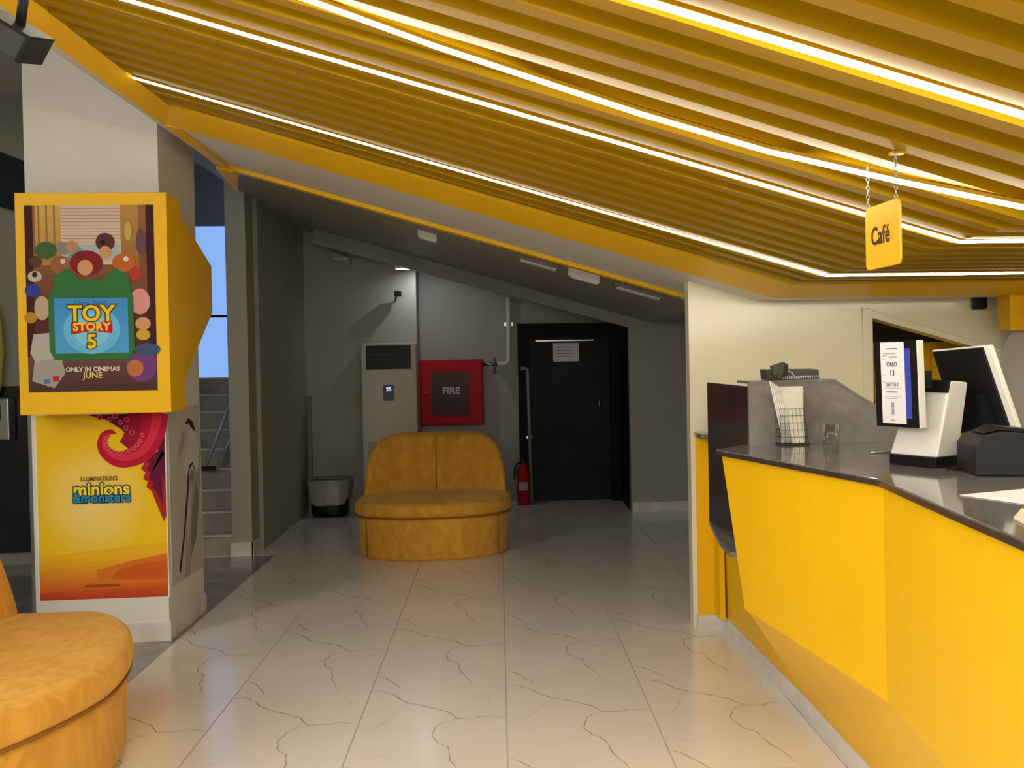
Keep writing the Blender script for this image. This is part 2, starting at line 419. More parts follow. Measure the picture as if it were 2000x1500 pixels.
# cream partition behind the counter, with its sloped doorway
W0, W1 = 6.5, 6.62
top = lambda x: zp(x, 2.31)
mb = MB()
xz([(1.088, 0), (2.164, 0), (2.164, 1.758), (2.164, top(2)), (FOLD, top(FOLD)), (1.088, top(1.088))], W0, W1, mb)
xz([(2.164, 1.758), (2.90, 1.545), (2.90, top(2)), (2.164, top(2))], W0, W1, mb)
xz([(2.90, 0), (3.38, 0), (3.38, top(2)), (2.90, top(2))], W0, W1, mb)
struct('wall_partition', mb, M_cream)
mb = MB()
xz([(2.104, 0), (2.164, 0), (2.164, 1.758), (2.90, 1.545), (2.96, 1.545), (2.96, 1.558), (2.104, 1.824)], W0 - .018, W0 + .02, mb)
d1 = struct('door_1', mb, M_cream, bevel=.004)
mb = MB(); mb.box(2.12, 3.3, 8.0, 8.05, 0, 1.95); mb.box(2.10, 2.14, 6.63, 8.05, 0, 1.95); mb.box(2.10, 3.3, 6.63, 8.05, 1.84, 1.87)
struct('wall_store_room', mb, mat('store_room_paint', (.40, .37, .33), .6))
cb = thing('store_cabinet', 'yellow cabinet seen through the sloped doorway behind the till', 'cabinet', (2.6, 7.3, 0))
part('body', MB().box(2.35, 3.1, 7.1, 7.5, 0, 1.62), M_yel, cb)
part('door', MB().box(2.37, 2.72, 7.08, 7.1, .1, 1.58), M_yel, cb)
part('door', MB().box(2.74, 3.08, 7.08, 7.1, .1, 1.58), M_yel, cb)
# white panel with a raked top at far right and the two yellow drop boxes
mb = MB().prism([(2.93, 6.49, 0), (2.93, 6.49, 1.55), (2.93, 6.12, 1.835), (2.93, 3.9, 1.835), (2.93, 3.9, 0)], (.05, 0, 0))
struct('wall_side_panel', mb, M_wall)
mb = MB().box(2.823, 2.91, 6.12, 6.28, 1.67, 1.9); struct('trim_5', mb, M_yel)
mb = MB().box(2.925, 3.2, 5.96, 6.11, 1.66, 1.9); struct('trim_6', mb, M_yel)
sp = thing('wall_speaker', 'small black box fixed high on the cream partition under the yellow rim', 'speaker', (2.79, 6.5, 1.80))
part('housing', MB().box(2.752, 2.828, 6.42, 6.48, 1.80, 1.892 - .01), M_black, sp, bevel=.01)
part('bracket', MB().tube([(2.79, 6.45, 1.875), (2.79, 6.46, 1.89), (2.79, 6.499, 1.89)], .006), M_steel, sp)

# ------------------------------------------------------------------ pillar
PX0, PX1, PY0, PY1 = -2.60, -1.88, 6.675, 7.45
mb = MB().box(PX0, PX1, PY0, PY1, 0, 3.75); struct('wall_pillar', mb, M_wall)
mb = MB(); mb.box(PX0 - .012, PX1 + .012, PY0 - .012, PY1 + .012, 0, .115); struct('baseboard_pillar', mb, M_skirt, bevel=.003)
# yellow poster housing with the tapering wing round the corner
BX0, BX1, BF, BZ0, BZ1 = -2.545, -1.762, 6.39, 1.305, 2.49
pb = thing('poster_housing', 'yellow angular poster housing wrapped round the pillar', 'display case', (-2.15, 6.675, 1.3))
part('case', MB().box(BX0, BX1, BF, PY0 - .001, BZ0, BZ1), M_yel, pb, bevel=.004)
wing = [(BX1, BF + .001, BZ0), (BX1, BF + .001, BZ1), (-1.79, 7.46, 2.18), (-1.79, 7.46, 1.89)]
inn = [(PX1 + .002, BF + .1, BZ0), (PX1 + .002, BF + .1, BZ1), (PX1 + .002, 7.46, 2.18), (PX1 + .002, 7.46, 1.89)]
mb = MB().add(wing + inn, [(0, 1, 2, 3), (7, 6, 5, 4), (0, 4, 5, 1), (1, 5, 6, 2), (2, 6, 7, 3), (3, 7, 4, 0)])
part('wing', mb, M_yel, pb)

# ------------------------------------------------------------------ flat artwork helper
class Art:
    def __init__(s, x0, z0, wd, ht, y, nrm='front'):
        s.mb = MB(); s.cols = []; s.mats = []; s.x0, s.z0, s.w, s.h, s.y = x0, z0, wd, ht, y; s.k = 0; s.nrm = nrm
    def mi(s, col):
        key = tuple(round(c, 3) for c in col)
        if key not in s.cols:
            s.cols.append(key); s.mats.append(mat('print_%03d_%03d_%03d' % tuple(int(c * 999) for c in key), key, .5, spec=.12))
        return s.cols.index(key)
    def P(s, u, v, d=None):
        d = s.k * .00012 if d is None else d
        if s.nrm == 'front': return (s.x0 + u * s.w, s.y - d, s.z0 + v * s.h)
        return (s.y + d, s.x0 + u * s.w, s.z0 + v * s.h)      # on a side face looking towards +X
    def poly(s, pts, col):
        s.k += 1; s.mb.add([s.P(u, v) for u, v in pts], [tuple(range(len(pts)))], s.mi(col))
    def disc(s, u, v, ru, rv, col, n=20, a=0):
        s.poly([(u + ru * math.cos(2 * PI * i / n) * math.cos(a) - rv * math.sin(2 * PI * i / n) * math.sin(a), v + ru * math.cos(2 * PI * i / n) * math.sin(a) + rv * math.sin(2 * PI * i / n) * math.cos(a)) for i in range(n)], col)
    def rect(s, u0, u1, v0, v1, col): s.poly([(u0, v0), (u1, v0), (u1, v1), (u0, v1)], col)
    def grad(s, u0, u1, v0, v1, c0, c1, n=12):
        s.k += 1
        for i in range(n):
            t = (i + .5) / n; c = [c0[j] + (c1[j] - c0[j]) * t for j in range(3)]
            a, b = v0 + (v1 - v0) * i / n, v0 + (v1 - v0) * (i + 1) / n
            s.mb.add([s.P(u0, a), s.P(u1, a), s.P(u1, b), s.P(u0, b)], [(0, 1, 2, 3)], s.mi(c))
    def band(s, pts, ws, col):
        s.k += 1; vs = []; n = len(pts); P_ = [Vector(p) for p in pts]
        for i in range(n):
            t = (P_[min(i + 1, n - 1)] - P_[max(i - 1, 0)]); t = Vector((t.x * s.w, t.y * s.h)).normalized(); nn = Vector((-t.y / s.w, t.x / s.h))
            vs += [s.P(*(P_[i] + nn * ws[i] / 2)), s.P(*(P_[i] - nn * ws[i] / 2))]
        s.mb.add(vs, [(2 * i, 2 * i + 1, 2 * i + 3, 2 * i + 2) for i in range(n - 1)], s.mi(col))
    def text(s, body, u, v, size, col, **k):
        s.k += 1
        o = Vector(s.P(u, v)); k.setdefault('extrude', 0)
        put_text(s.mb, body, size, o, (1, 0, 0), (0, 0, 1), s.mi(col), **k)
    def build(s, name, parent): return part(name, s.mb, s.mats, parent)

# upper film poster: room scene, green framed screen with the title; figures replaced by plain toy blocks and balls
pt = thing('film_poster', 'upper film poster with a blue title screen in a green frame, inside the yellow housing', 'poster', (-2.16, BF, 1.43))
PW, PH = .665, .995
A = Art(-2.494, 1.427, PW, PH, BF - .0035)
part('sheet', MB().box(-2.494, -2.494 + PW, BF - .003, BF - .0004, 1.427, 1.427 + PH), M_paper, pt)
A.rect(0, 1, 0, 1, (.10, .025, .02))
A.grad(.06, .94, .45, 1, (.16, .05, .03), (.30, .14, .05), 6)
A.grad(.08, .28, .68, 1, (.40, .22, .05), (.62, .42, .13), 5)
A.grad(.72, .88, .66, 1, (.30, .14, .03), (.45, .26, .07), 5)
for i in range(3): A.rect(.1 + i * .06, .115 + i * .06, .7, 1, (.32, .17, .05))
A.rect(.28, .74, .68, 1, (.66, .50, .40))
for i in range(11): A.rect(.285, .735, .80 + i * .018, .804 + i * .018, (.40, .26, .22))
A.rect(.29, .73, .70, .79, (.40, .46, .48))
A.poly([(.3, .70), (.4, .79), (.5, .72)], (.22, .30, .30))
A.rect(0, .06, 0, 1, (.05, .012, .012)); A.rect(.94, 1, 0, 1, (.05, .012, .014))
A.grad(0, 1, 0, .19, (.07, .03, .03), (.15, .07, .055), 5)
blobs = [(.16, .76, .085, .045, (.05, .13, .04)), (.30, .77, .06, .035, (.24, .22, .22)), (.27, .68, .08, .05, (.30, .12, .05)),
         (.36, .78, .05, .03, (.45, .25, .14)), (.62, .80, .075, .05, (.09, .03, .03)), (.62, .745, .05, .035, (.60, .30, .14)), (.76, .69, .09, .05, (.50, .13, .02)),
         (.85, .63, .05, .035, (.45, .04, .03)), (.47, .69, .13, .068, (.22, .015, .015)), (.46, .665, .06, .042, (.62, .32, .16)), (.07, .62, .055, .03, (.55, .45, .40)),
         (.05, .545, .06, .035, (.03, .05, .35)), (.12, .45, .06, .065, (.50, .38, .26)), (.03, .40, .05, .03, (.45, .24, .03)), (.88, .48, .08, .07, (.66, .30, .28)),
         (.90, .36, .06, .035, (.62, .32, .14)), (.90, .30, .055, .03, (.55, .38, .03)), (.88, .13, .12, .085, (.16, .05, .22)), (.83, .12, .065, .045, (.50, .16, .05)),
         (.93, .22, .1, .035, (.05, .09, .20)), (.9, .80, .04, .07, (.14, .07, .10)), (.80, .86, .03, .05, (.52, .40, .10)), (.08, .70, .05, .03, (.10, .05, .03))]
for b in blobs: A.disc(*b)
for u, v, c in ((.29, .70, (.7, .6, .5)), (.60, .80, (.02, .01, .01)), (.78, .71, (.75, .70, .65)), (.07, .63, (.02, .02, .02))): A.disc(u, v, .02, .014, c)
A.poly([(.03, .06), (.20, .02), (.29, .10), (.26, .18), (.06, .20)], (.36, .34, .30))
A.poly([(.02, .21), (.05, .31), (.22, .32), (.27, .27), (.24, .19), (.06, .16)], (.44, .43, .39))
A.rect(.19, .24, .055, .085, (.45, .03, .03)); A.rect(.12, .17, .045, .07, (.08, .18, .35))
A.poly([(.2, .5), (.22, .62), (.32, .66), (.42, .60), (.60, .60), (.70, .66), (.80, .62), (.82, .5)], (.035, .17, .05))
A.poly([(.17, .22), (.17, .51), (.21, .55), (.79, .55), (.83, .51), (.83, .22), (.79, .17), (.21, .17)], (.035, .16, .05))
A.grad(.215, .785, .205, .50, (.08, .36, .68), (.05, .28, .66), 6)
A.disc(.5, .33, .22, .13, (.14, .50, .80), 28)
A.disc(.5, .33, .14, .09, (.22, .60, .84), 28)
A.text('Disney  PIXAR', .5, .475, .028, (.02, .10, .32))
A.text('TOY', .5, .415, .118, (.10, .06, .02), bold=.010, xs=1.0)
A.text('TOY', .5, .415, .118, (.85, .60, .02), bold=.003, xs=1.0)
A.poly([(.34, .315), (.345, .375), (.5, .365), (.66, .38), (.665, .325), (.5, .335)], (.55, .012, .015))
A.poly([(.34, .305), (.34, .37), (.5, .36), (.66, .375), (.66, .31), (.5, .325)], (.55, .012, .015))
A.text('STORY', .5, .345, .060, (.85, .62, .05), bold=.0025, sp=1.05)
A.text('5', .5, .265, .105, (.10, .06, .02), bold=.009)
A.text('5', .5, .265, .105, (.85, .60, .02), bold=.003)
A.text('ONLY IN CINEMAS', .5, .118, .033, (.72, .62, .55), bold=.001)
A.text('JUNE', .5, .085, .044, (.80, .60, .25), bold=.001)
A.build('artwork', pt)

# lower poster on the pillar face
pt = thing('film_poster', 'lower yellow and orange film poster with a red tentacle, on the pillar under the housing', 'poster', (-2.23, PY0, .25))
LX0, LZ0, LW, LH = -2.575, .255, .695, 1.035
A = Art(LX0, LZ0, LW, LH, PY0 - .0035)
part('sheet', MB().box(LX0 - .006, LX0 + LW + .006, PY0 - .003, PY0 - .0004, LZ0 - .006, LZ0 + LH + .006), M_paper, pt)
def mixc(a, b, t): return tuple(a[i] + (b[i] - a[i]) * t for i in range(3))
Yl = (.84, .55, .015)
A.rect(0, 1, 0, 1, Yl)
for i in range(10): A.disc(.43, .53, .42 - i * .04, .30 - i * .028, mixc(Yl, (.88, .68, .22), (i + 1) / 10), 28)
A.grad(0, 1, 0, .09, (.50, .05, .02), (.66, .13, .02), 6)
for i in range(9):
    t = i / 8; y0 = .09 + .022 * i
    A.poly([(0, y0 - .022 * .9), (.15, y0 - .022), (.5, y0 - .018 + .02 * t), (.75, y0 + .015), (1, y0 + .03), (1, y0 - .03), (0, y0 - .05)], mixc((.66, .13, .02), (.84, .46, .02), t))
A.poly([(.45, .155), (.7, .20), (1, .235), (1, .12), (.8, .12), (.45, .10)], (.66, .17, .02))
A.poly([(.6, .15), (.8, .185), (1, .20), (1, .10), (.8, .10), (.55, .10)], (.60, .11, .018))
# dark purple backdrop at the upper right and a plain red shaggy edge
A.poly([(.40, 1), (.55, .97), (.66, .92), (.74, .86), (.80, .90), (.95, .80), (.88, .72), (.86, .66), (.90, .60), (.95, .54), (.99, .46), (1, .42), (1, 1)], (.10, .005, .03))
sh = [(.83, .80), (.80, .755), (.84, .735), (.81, .70), (.845, .68), (.825, .645), (.86, .63), (.85, .60), (.89, .575), (.93, .50), (.98, .41), (1, .46), (1, .62), (.96, .70), (.93, .80)]
A.poly(sh, (.38, .02, .03))
A.poly([(u + .045, v - .005) for u, v in sh if u < .95] + [(1, .5), (1, .78)], (.13, .008, .04))
# tentacle: sweeps down from the top right and curls
tp = [(.93, 1.0), (.92, .93), (.89, .865), (.83, .80), (.74, .765), (.64, .755), (.555, .785), (.515, .83), (.525, .88), (.575, .905), (.62, .895)]
tw = [.15, .14, .13, .12, .105, .088, .072, .058, .045, .03, .01]
def smooth(pts, ws, k=4):
    o, q = [], []
    for i in range(len(pts) - 1):
        p0, p1, p2, p3 = pts[max(i - 1, 0)], pts[i], pts[i + 1], pts[min(i + 2, len(pts) - 1)]
        for j in range(k):
            t = j / k
            o.append(tuple(.5 * (2 * p1[c] + (p2[c] - p0[c]) * t + (2 * p0[c] - 5 * p1[c] + 4 * p2[c] - p3[c]) * t * t + (3 * p1[c] - p0[c] - 3 * p2[c] + p3[c]) * t ** 3) for c in (0, 1)))
            q.append(ws[i] + (ws[i + 1] - ws[i]) * t)
    return o + [pts[-1]], q + [ws[-1]]
ip, iw = smooth(tp, tw)
A.band([(u - .13, v + .02) for u, v in ip[:13]], [w_ * .8 for w_ in iw[:13]], (.30, .008, .04))
A.band(ip, iw, (.48, .008, .045))
A.band([(u + .012, v + .006) for u, v in ip[:-8]], [w_ * .35 for w_ in iw[:-8]], (.66, .03, .07))
for i in range(8, len(ip) - 5, 2):
    a, b = Vector(ip[i - 1]), Vector(ip[i + 1]); t = Vector(((b - a).x * LW, (b - a).y * LH)).normalized(); nn = Vector((-t.y / LW, t.x / LH))
    c = Vector(ip[i]) - nn * iw[i] * .36
    A.disc(c.x, c.y, .016, .012, (.72, .12, .14), 12); A.disc(c.x, c.y, .009, .007, (.40, .01, .04), 10)
for u, v in ((.50, .985), (.58, .975), (.66, .955), (.70, .925), (.75, .90), (.62, .99), (.71, .97)):
    A.disc(u, v, .022, .015, (.60, .07, .10), 12); A.disc(u, v, .013, .009, (.24, .01, .04), 10)
A.text('ILLUMINATION\'S', .48, .652, .034, (.20, .12, .01), bold=.001, xs=.80)
A.text('minions', .5, .592, .108, (.08, .09, .08), bold=.010, xs=.90)
A.text('minions', .5, .592, .108, (.88, .76, .04), bold=.003, xs=.90)
A.text('&monsters', .5, .548, .076, (.01, .05, .10), bold=.007, xs=.93)
A.text('&monsters', .5, .548, .076, (.03, .26, .46), bold=.002, xs=.93)
A.rect(.36, .62, .068, .078, (.32, .06, .02))
A.build('artwork', pt)

# grey monochrome picture on the pillar's side
pt = thing('wall_picture', 'grey picture with a black walking cane on the right side of the pillar', 'picture', (PX1, 7.1, .28))
A = Art(6.74, .29, .68, 1.02, PX1 + .0035, 'side')
part('sheet', MB().box(PX1 + .0004, PX1 + .003, 6.74, 7.42, .29, 1.31), M_white, pt)
A.rect(0, 1, 0, 1, (.50, .49, .45))
A.poly([(.38, .0), (.55, .0), (.75, .3), (.98, .5), (1, .72), (.9, .8), (.62, .62), (.5, .4)], (.36, .36, .35))
A.poly([(.6, .1), (.8, .2), (.92, .42), (.84, .55), (.66, .36)], (.22, .22, .22))
A.poly([(.5, .18), (.6, .3), (.7, .55), (.6, .5), (.48, .34)], (.50, .50, .49))
A.poly([(.28, .70), (.42, .75), (.52, .83), (.44, .86), (.28, .78)], (.36, .36, .34))
A.poly([(.45, .62), (.72, .56), (.92, .62), (.97, .78), (.8, .88), (.6, .84), (.5, .74)], (.60, .59, .54))
A.disc(.70, .585, .08, .035, (.26, .25, .24))
A.band([(.52, .90), (.62, .915), (.74, .885), (.82, .85)], [.01, .035, .045, .02], (.02, .02, .02))
A.band([(.82, .60), (.72, .655), (.62, .64), (.58, .60), (.54, .5), (.46, .36), (.38, .23), (.24, .06)], [.012, .016, .026, .03, .034, .034, .03, .042], (.03, .028, .028))
A.build('artwork', pt)

# ------------------------------------------------------------------ round booth sofas
def outline(a, b, c, n1, grow=0.0, N=72):
    pts = []
    for i in range(N):
        t = 2 * PI * i / N; ct, st = math.cos(t), math.sin(t)
        if st < 0: n, ay = n1, b
        else: n, ay = 4.5, c
        x = (a + grow) * math.copysign(abs(ct) ** (2 / n), ct); y = (ay + grow) * math.copysign(abs(st) ** (2 / n), st)
        pts.append((x, y))
    return pts
def make_sofa(name, label, loc, rz, a, b, c, n1, back_y, bow, group, back_half=None, zs=.455, zt=.95):
    T = thing(name, label, 'sofa', loc, rz, group, local=True)
    hb = back_half or a * .98
    ring = lambda g, z: [(x, y, z) for x, y in outline(a, b, c, n1, g)]
    mb = MB().loft([ring(-.03, .0), ring(-.02, .012), ring(-.01, .03), ring(0, .30), ring(-.004, .345)])
    base = part('base', mb, M_velvet, T)
    mb = MB().loft([ring(-.02, .334), ring(.012, .340), ring(.026, .36), ring(.030, .40), ring(.022, zs - .022), ring(.0, zs - .004), ring(-.05, zs + .004), ring(-.2, zs + .012)])
    seat = part('seat', mb, M_velvet, T)
    mb = MB().tube([(x, y, .338) for x, y in outline(a, b, c, n1, .018)] + [(*outline(a, b, c, n1, .018)[0], .338)], .006, 6)
    part('piping', mb, M_seam, seat)
    # backrest: bowed slab with a rounded top
    th = .15; NX = 44; rings = []
    for i in range(NX + 1):
        s = -1 + 2 * i / NX; s = math.copysign(1 - (1 - abs(s)) ** 1.8, s) if abs(s) < 1 else s
        e = (1 - min(1, abs(s)) ** 6) ** (1 / 3.0)
        x = hb * s; yc = back_y - bow * abs(s) ** 2.4
        zb = zs - .1; zh = zb + (zt - zb) * (.34 + .66 * e) if abs(s) > .999 else zb + (zt - zb) * max(e, .30)
        tt = th * (.35 + .65 * min(1, (1 - abs(s)) * 9) ** .5)
        r = []
        lean = .10
        K = 9
        for k in range(K + 1):
            z = zb + (zh - .05 - zb) * k / K
            r.append((x, yc - tt * .5 + lean * (z - zb) / (zt - zb) - .02 * math.sin(PI * k / K), z))
        for k in range(1, 7):
            an = PI * k / 7
            r.append((x, yc + lean * (zh - zb) / (zt - zb) - tt * .5 * math.cos(an), zh - .05 + .05 * math.sin(an)))
        for k in range(K, -1, -1):
            z = zb + (zh - .05 - zb) * k / K
            r.append((x, yc + tt * .5 + lean * (z - zb) / (zt - zb), z))
        rings.append(r)
    back = part('backrest', MB().loft(rings), M_velvet, T)
    # seams
    mid = [(0, q[1] - .001, q[2]) for q in rings[NX // 2][:12]]
    part('seam', MB().tube(mid, .004, 5), M_seam, back)
    for sx in (-1, 1):
        xs = sx * a * .86; yy = -b * (1 - .86 ** n1) ** (1 / n1)
        part('seam', MB().tube([(xs, yy + .0, .02), (xs, yy - .002, .2), (xs, yy, .335)], .004, 5), M_seam, base)
    return T
make_sofa('booth_sofa', 'small round-fronted mustard velvet sofa in the passage before the fire cabinet', (-.545, 9.42, 0), 0, .60, .43, .60, 2.1, .50, .17, 'mustard velvet sofas')
make_sofa('booth_sofa', 'mustard velvet sofa cut by the lower left corner of the photo', (-1.93, 4.36, 0), math.radians(87), 1.02, .46, .62, 1.65, .365, .03, 'mustard velvet sofas', back_half=1.0)

# ------------------------------------------------------------------ things along the far walls
ac = thing('air_conditioner', 'tall ivory floor-standing air conditioner with a black louvre', 'air conditioner', (-1.11, 12.0, 0))
part('cabinet', MB().box(-1.392, -.832, 11.88, 12.19, 0, 1.755), M_offw, ac, bevel=.012)
lv = part('louvre', MB().box(-1.338, -.888, 11.868, 11.88, 1.487, 1.727), M_black, ac)
for i in range(4): part('slat', MB().box(-1.33, -.896, 11.860, 11.872, 1.54 + i * .05, 1.543 + i * .05), mat('louvre_slat', (.09, .09, .08), .5), lv)
dp = part('display', MB().box(-1.175, -1.06, 11.872, 11.881, 1.165, 1.325), mat('display_black', (.005, .008, .02), .15), ac)
M_disp = mat('display_blue', (.1, .2, .6), .4, emit=(.30, .42, 1.0), power=2.2)
mb = MB(); put_text(mb, '25', .055, (-1.117, 11.871, 1.28), (1, 0, 0), (0, 0, 1), bold=.001)
part('digits', mb, M_disp, dp)
part('intake_grille', MB().box(-1.33, -.90, 11.870, 11.882, .15, .75), mat('ivory_grille', (.42, .39, .32), .5), ac)

fc = thing('fire_cabinet', 'red fire hose cabinet with a dark glazed door on the far wall', 'fire cabinet', (-.51, 12.66, .86))
part('case', MB().box(-.853, -.168, 12.50, 12.655, .866, 1.572), M_red, fc, bevel=.008)
dr = part('door', MB().box(-.835, -.186, 12.487, 12.50, .884, 1.554), M_red, fc, bevel=.004)
part('pane', MB().box(-.72, -.315, 12.481, 12.488, .975, 1.445), M_darkred, dr)
part('handle', MB().tube([(-.785, 12.486, 1.215), (-.785, 12.47, 1.215)], .022, 12), mat('dull_pink', (.45, .08, .10), .4), dr)
mb = MB(); put_text(mb, 'FIRE', .105, (-.51, 12.480, 1.235), (1, 0, 0), (0, 0, 1), bold=.003)
part('lettering', mb, mat('white_lettering', (.55, .50, .50), .5), dr)

M_cone = M_pipe
wp = thing('water_pipe', 'white riser pipe with a valve running to the red cabinet', 'pipe', (.118, 12.6, 1.5))
part('riser', MB().tube([(.125, 12.60, 2.24), (.122, 12.60, 1.9), (.115, 12.60, 1.545), (.08, 12.60, 1.515), (-.02, 12.60, 1.515)], .028, 10), M_pipe, wp)
part('branch', MB().tube([(-.17, 12.60, 1.515), (.0, 12.60, 1.515)], .018, 8), M_steel, wp)
vv = part('valve', MB().tube([(-.04, 12.58, 1.515), (-.04, 12.52, 1.515)], .028, 10), M_steel, wp)
part('lever', MB().box(-.05, -.03, 12.50, 12.515, 1.41, 1.59), M_blackm, vv)
part('clamp', MB().box(.07, .17, 12.60, 12.66, 1.93, 1.97), M_steel, wp)

dp = thing('drain_pipe', 'thin grey pipe standing against the black door frame', 'pipe', (.33, 12.5, 0))
part('tube', MB().tube([(.245, 12.49, 1.462), (.30, 12.485, 1.462), (.316, 12.485, 1.44), (.322, 12.485, 1.0), (.335, 12.485, .0)], .02, 10), mat('grey_pipe', (.22, .22, .21), .4), dp)
part('bracket', MB().box(.29, .35, 12.50, 12.52, .70, .73), M_steel, dp)

# black door in the far wall
mb = MB(); mb.box(.215, .33, 12.52, 12.80, 0, 1.80); mb.box(1.215, 1.315, 12.45, 12.80, 0, 1.80); mb.box(.215, 1.315, 12.52, 12.80, 1.80, 1.95)
d2 = struct('door_2', mb, M_darkframe)
lf = part('leaf', MB().box(.33, 1.215, 12.62, 12.67, .01, 1.80), M_dark, d2)
for z0, z1 in ((.10, .36), (.42, 1.72)):
    mb = MB(); mb.box(.44, 1.10, 12.612, 12.62, z0, z0 + .012); mb.box(.44, 1.10, 12.612, 12.62, z1 - .012, z1); mb.box(.44, .452, 12.612, 12.62, z0, z1); mb.box(1.088, 1.10, 12.612, 12.62, z0, z1)
    part('panel_moulding', mb, M_dark, lf)
part('closer_bar', MB().box(.41, 1.05, 12.60, 12.612, 1.755, 1.768), M_steel, lf)
part('handle', MB().tube([(1.10, 12.615, .98), (1.10, 12.57, .98), (1.10, 12.57, 1.12)], .009, 8), M_steel, lf)
mb = MB().box(.602, .885, 12.606, 12.611, 1.53, 1.735)
for i in range(4): mb.box(.64, .85 - .05 * (i % 2), 12.604, 12.606, 1.685 - i * .034, 1.690 - i * .034, 1)
mb2 = put_text(mb, 'CHECK - ROOM', .03, (.743, 12.604, 1.635), (1, 0, 0), (0, 0, 1), 1) if False else mb
solo('door_notice', mb, [M_paper, M_ink], 'white paper notice taped to the black door', 'notice', (.743, 12.61, 1.53))

ex = thing('fire_extinguisher', 'small red fire extinguisher on the floor beside the black door', 'fire extinguisher', (.245, 12.35, 0))
part('cylinder', MB().lathe([(.06, 0), (.066, .01), (.068, .36), (.06, .40), (.03, .435), (.02, .45)], (.245, 12.35, 0), 20), M_red, ex)
part('valve_head', MB().lathe([(.02, .44), (.022, .475), (.012, .48)], (.245, 12.35, 0), 12), M_blackm, ex)
part('lever', MB().box(.19, .26, 12.342, 12.358, .478, .488), M_blackm, ex)
part('hose', MB().tube([(.235, 12.33, .46), (.19, 12.30, .455), (.155, 12.30, .40), (.15, 12.30, .28)], .010, 8), M_black, ex)
mb = MB()
for k in range(9):
    a0, a1 = -PI / 2 - .8 + k * 1.6 / 9, -PI / 2 - .8 + (k + 1) * 1.6 / 9
    mb.add([(.245 + .0695 * math.cos(t), 12.35 + .0695 * math.sin(t), z) for t, z in ((a0, .16), (a1, .16), (a1, .25), (a0, .25))], [(0, 1, 2, 3)])
part('label_band', mb, mat('extinguisher_label', (.5, .42, .42), .5), ex)

# waste bin with a sagging liner
bn = thing('waste_bin', 'black waste bin with a grey plastic liner by the air conditioner', 'waste bin', (-1.74, 11.97, 0))
rc = lambda hw, hd, z: [(-1.74 + hw * math.copysign(abs(math.cos(t)) ** .6, math.cos(t)), 11.95 + hd * math.copysign(abs(math.sin(t)) ** .6, math.sin(t)), z) for t in [2 * PI * i / 24 for i in range(24)]]
part('body', MB().loft([rc(.17, .14, 0), rc(.175, .145, .02), rc(.20, .17, .36)]), M_black, bn)
r1 = []
for zz, g in ((.365, .0), (.385, .012), (.37, .02)):
    r1.append([(x + random.uniform(-.004, .004), y + random.uniform(-.004, .004), z) for x, y, z in rc(.205 + g, .175 + g, zz)])
sag = []
for i, (x, y, z) in enumerate(rc(.225, .195, 0)):
    t = 2 * PI * i / 24; s_ = .14 + .12 * max(0, math.sin(t + PI)) + random.uniform(-.015, .015)
    sag.append((x - .02 * (x + 1.75) / .2, y, .37 - s_))
r1.append(sag)
part('liner', MB().loft([rc(.15, .12, .30)] + r1, 0, False), M_bag, bn)
solo('leaning_board', MB().box(-1.99, -1.945, 12.155, 12.195, 0, 1.22), mat('brown_grey_board', (.22, .20, .15), .6),
     'narrow brown board standing in the corner beside the waste bin', 'board', (-1.96, 12.17, 0))

cc = thing('security_camera', 'small black camera on the lit wall above the air conditioner', 'camera', (-1.02, 12.2, 2.25))
part('mount', MB().tube([(-1.06, 12.199, 2.20), (-1.045, 12.12, 2.235), (-1.03, 12.08, 2.25)], .010, 8), M_blackm, cc)
part('body', MB().box(-1.055, -.985, 12.02, 12.10, 2.235, 2.29), M_black, cc, bevel=.008)

wl = thing('wall_light', 'slim white lamp under the beam throwing light down the far wall', 'lamp', (-.89, 11.7, 2.48))
part('housing', MB().box(-1.01, -.77, 11.66, 11.72, 2.492, 2.518), M_white, wl)
part('tube', MB().box(-1.00, -.78, 11.67, 11.71, 2.482, 2.492), mat('cool_tube', (1, 1, 1), .5, emit=(.92, .97, 1), power=6), wl)
area_lamp('wall_light_glow', (-.80, 11.93, 2.47), .03, .03, 2.6, (.90, .97, 1), (math.radians(14), math.radians(-8), 0))

def ceiling_box(name, label, x, y, z0, wd, dp_, ht, m, extra=None):
    T = thing(name, label, 'lamp' if 'lamp' in label else 'ceiling unit', (x, y, zp(x, z0)), group=None)
    s = SL
    def sl(x0, x1, y0, y1, a, b):
        return MB().hexa([(x0, y0, zp(x0, z0) - a), (x1, y0, zp(x1, z0) - a), (x1, y1, zp(x1, z0) - a), (x0, y1, zp(x0, z0) - a),
                          (x0, y0, zp(x0, z0) - b), (x1, y0, zp(x1, z0) - b), (x1, y1, zp(x1, z0) - b), (x0, y1, zp(x0, z0) - b)])
    part('housing', sl(x - wd / 2, x + wd / 2, y - dp_ / 2, y + dp_ / 2, ht, 0.0), m, T, bevel=.006)
    part('lens', sl(x - wd * .42, x + wd * .42, y - dp_ * .4, y + dp_ * .4, ht + .008, ht), M_paper, T)
    return T
ceiling_box('emergency_light', 'white emergency lamp on the grey sloped ceiling, right of the two', .62, 8.2, 2.36, .22, .12, .06, M_white)
ceiling_box('emergency_light', 'white emergency lamp on the grey sloped ceiling, near the middle of the passage', -.50, 8.6, 2.36, .14, .14, .05, M_white)
jb = thing('junction_box', 'small grey box fixed high on the far wall left of the black camera', 'junction box', (-1.57, 12.2, 2.6))
part('housing', MB().hexa([(-1.68, 12.08, 2.62), (-1.50, 12.08, 2.57), (-1.50, 12.199, 2.57), (-1.68, 12.199, 2.62), (-1.68, 12.08, 2.70), (-1.50, 12.08, 2.65), (-1.50, 12.199, 2.65), (-1.68, 12.199, 2.70)]), M_wall_grey, jb, bevel=.005)
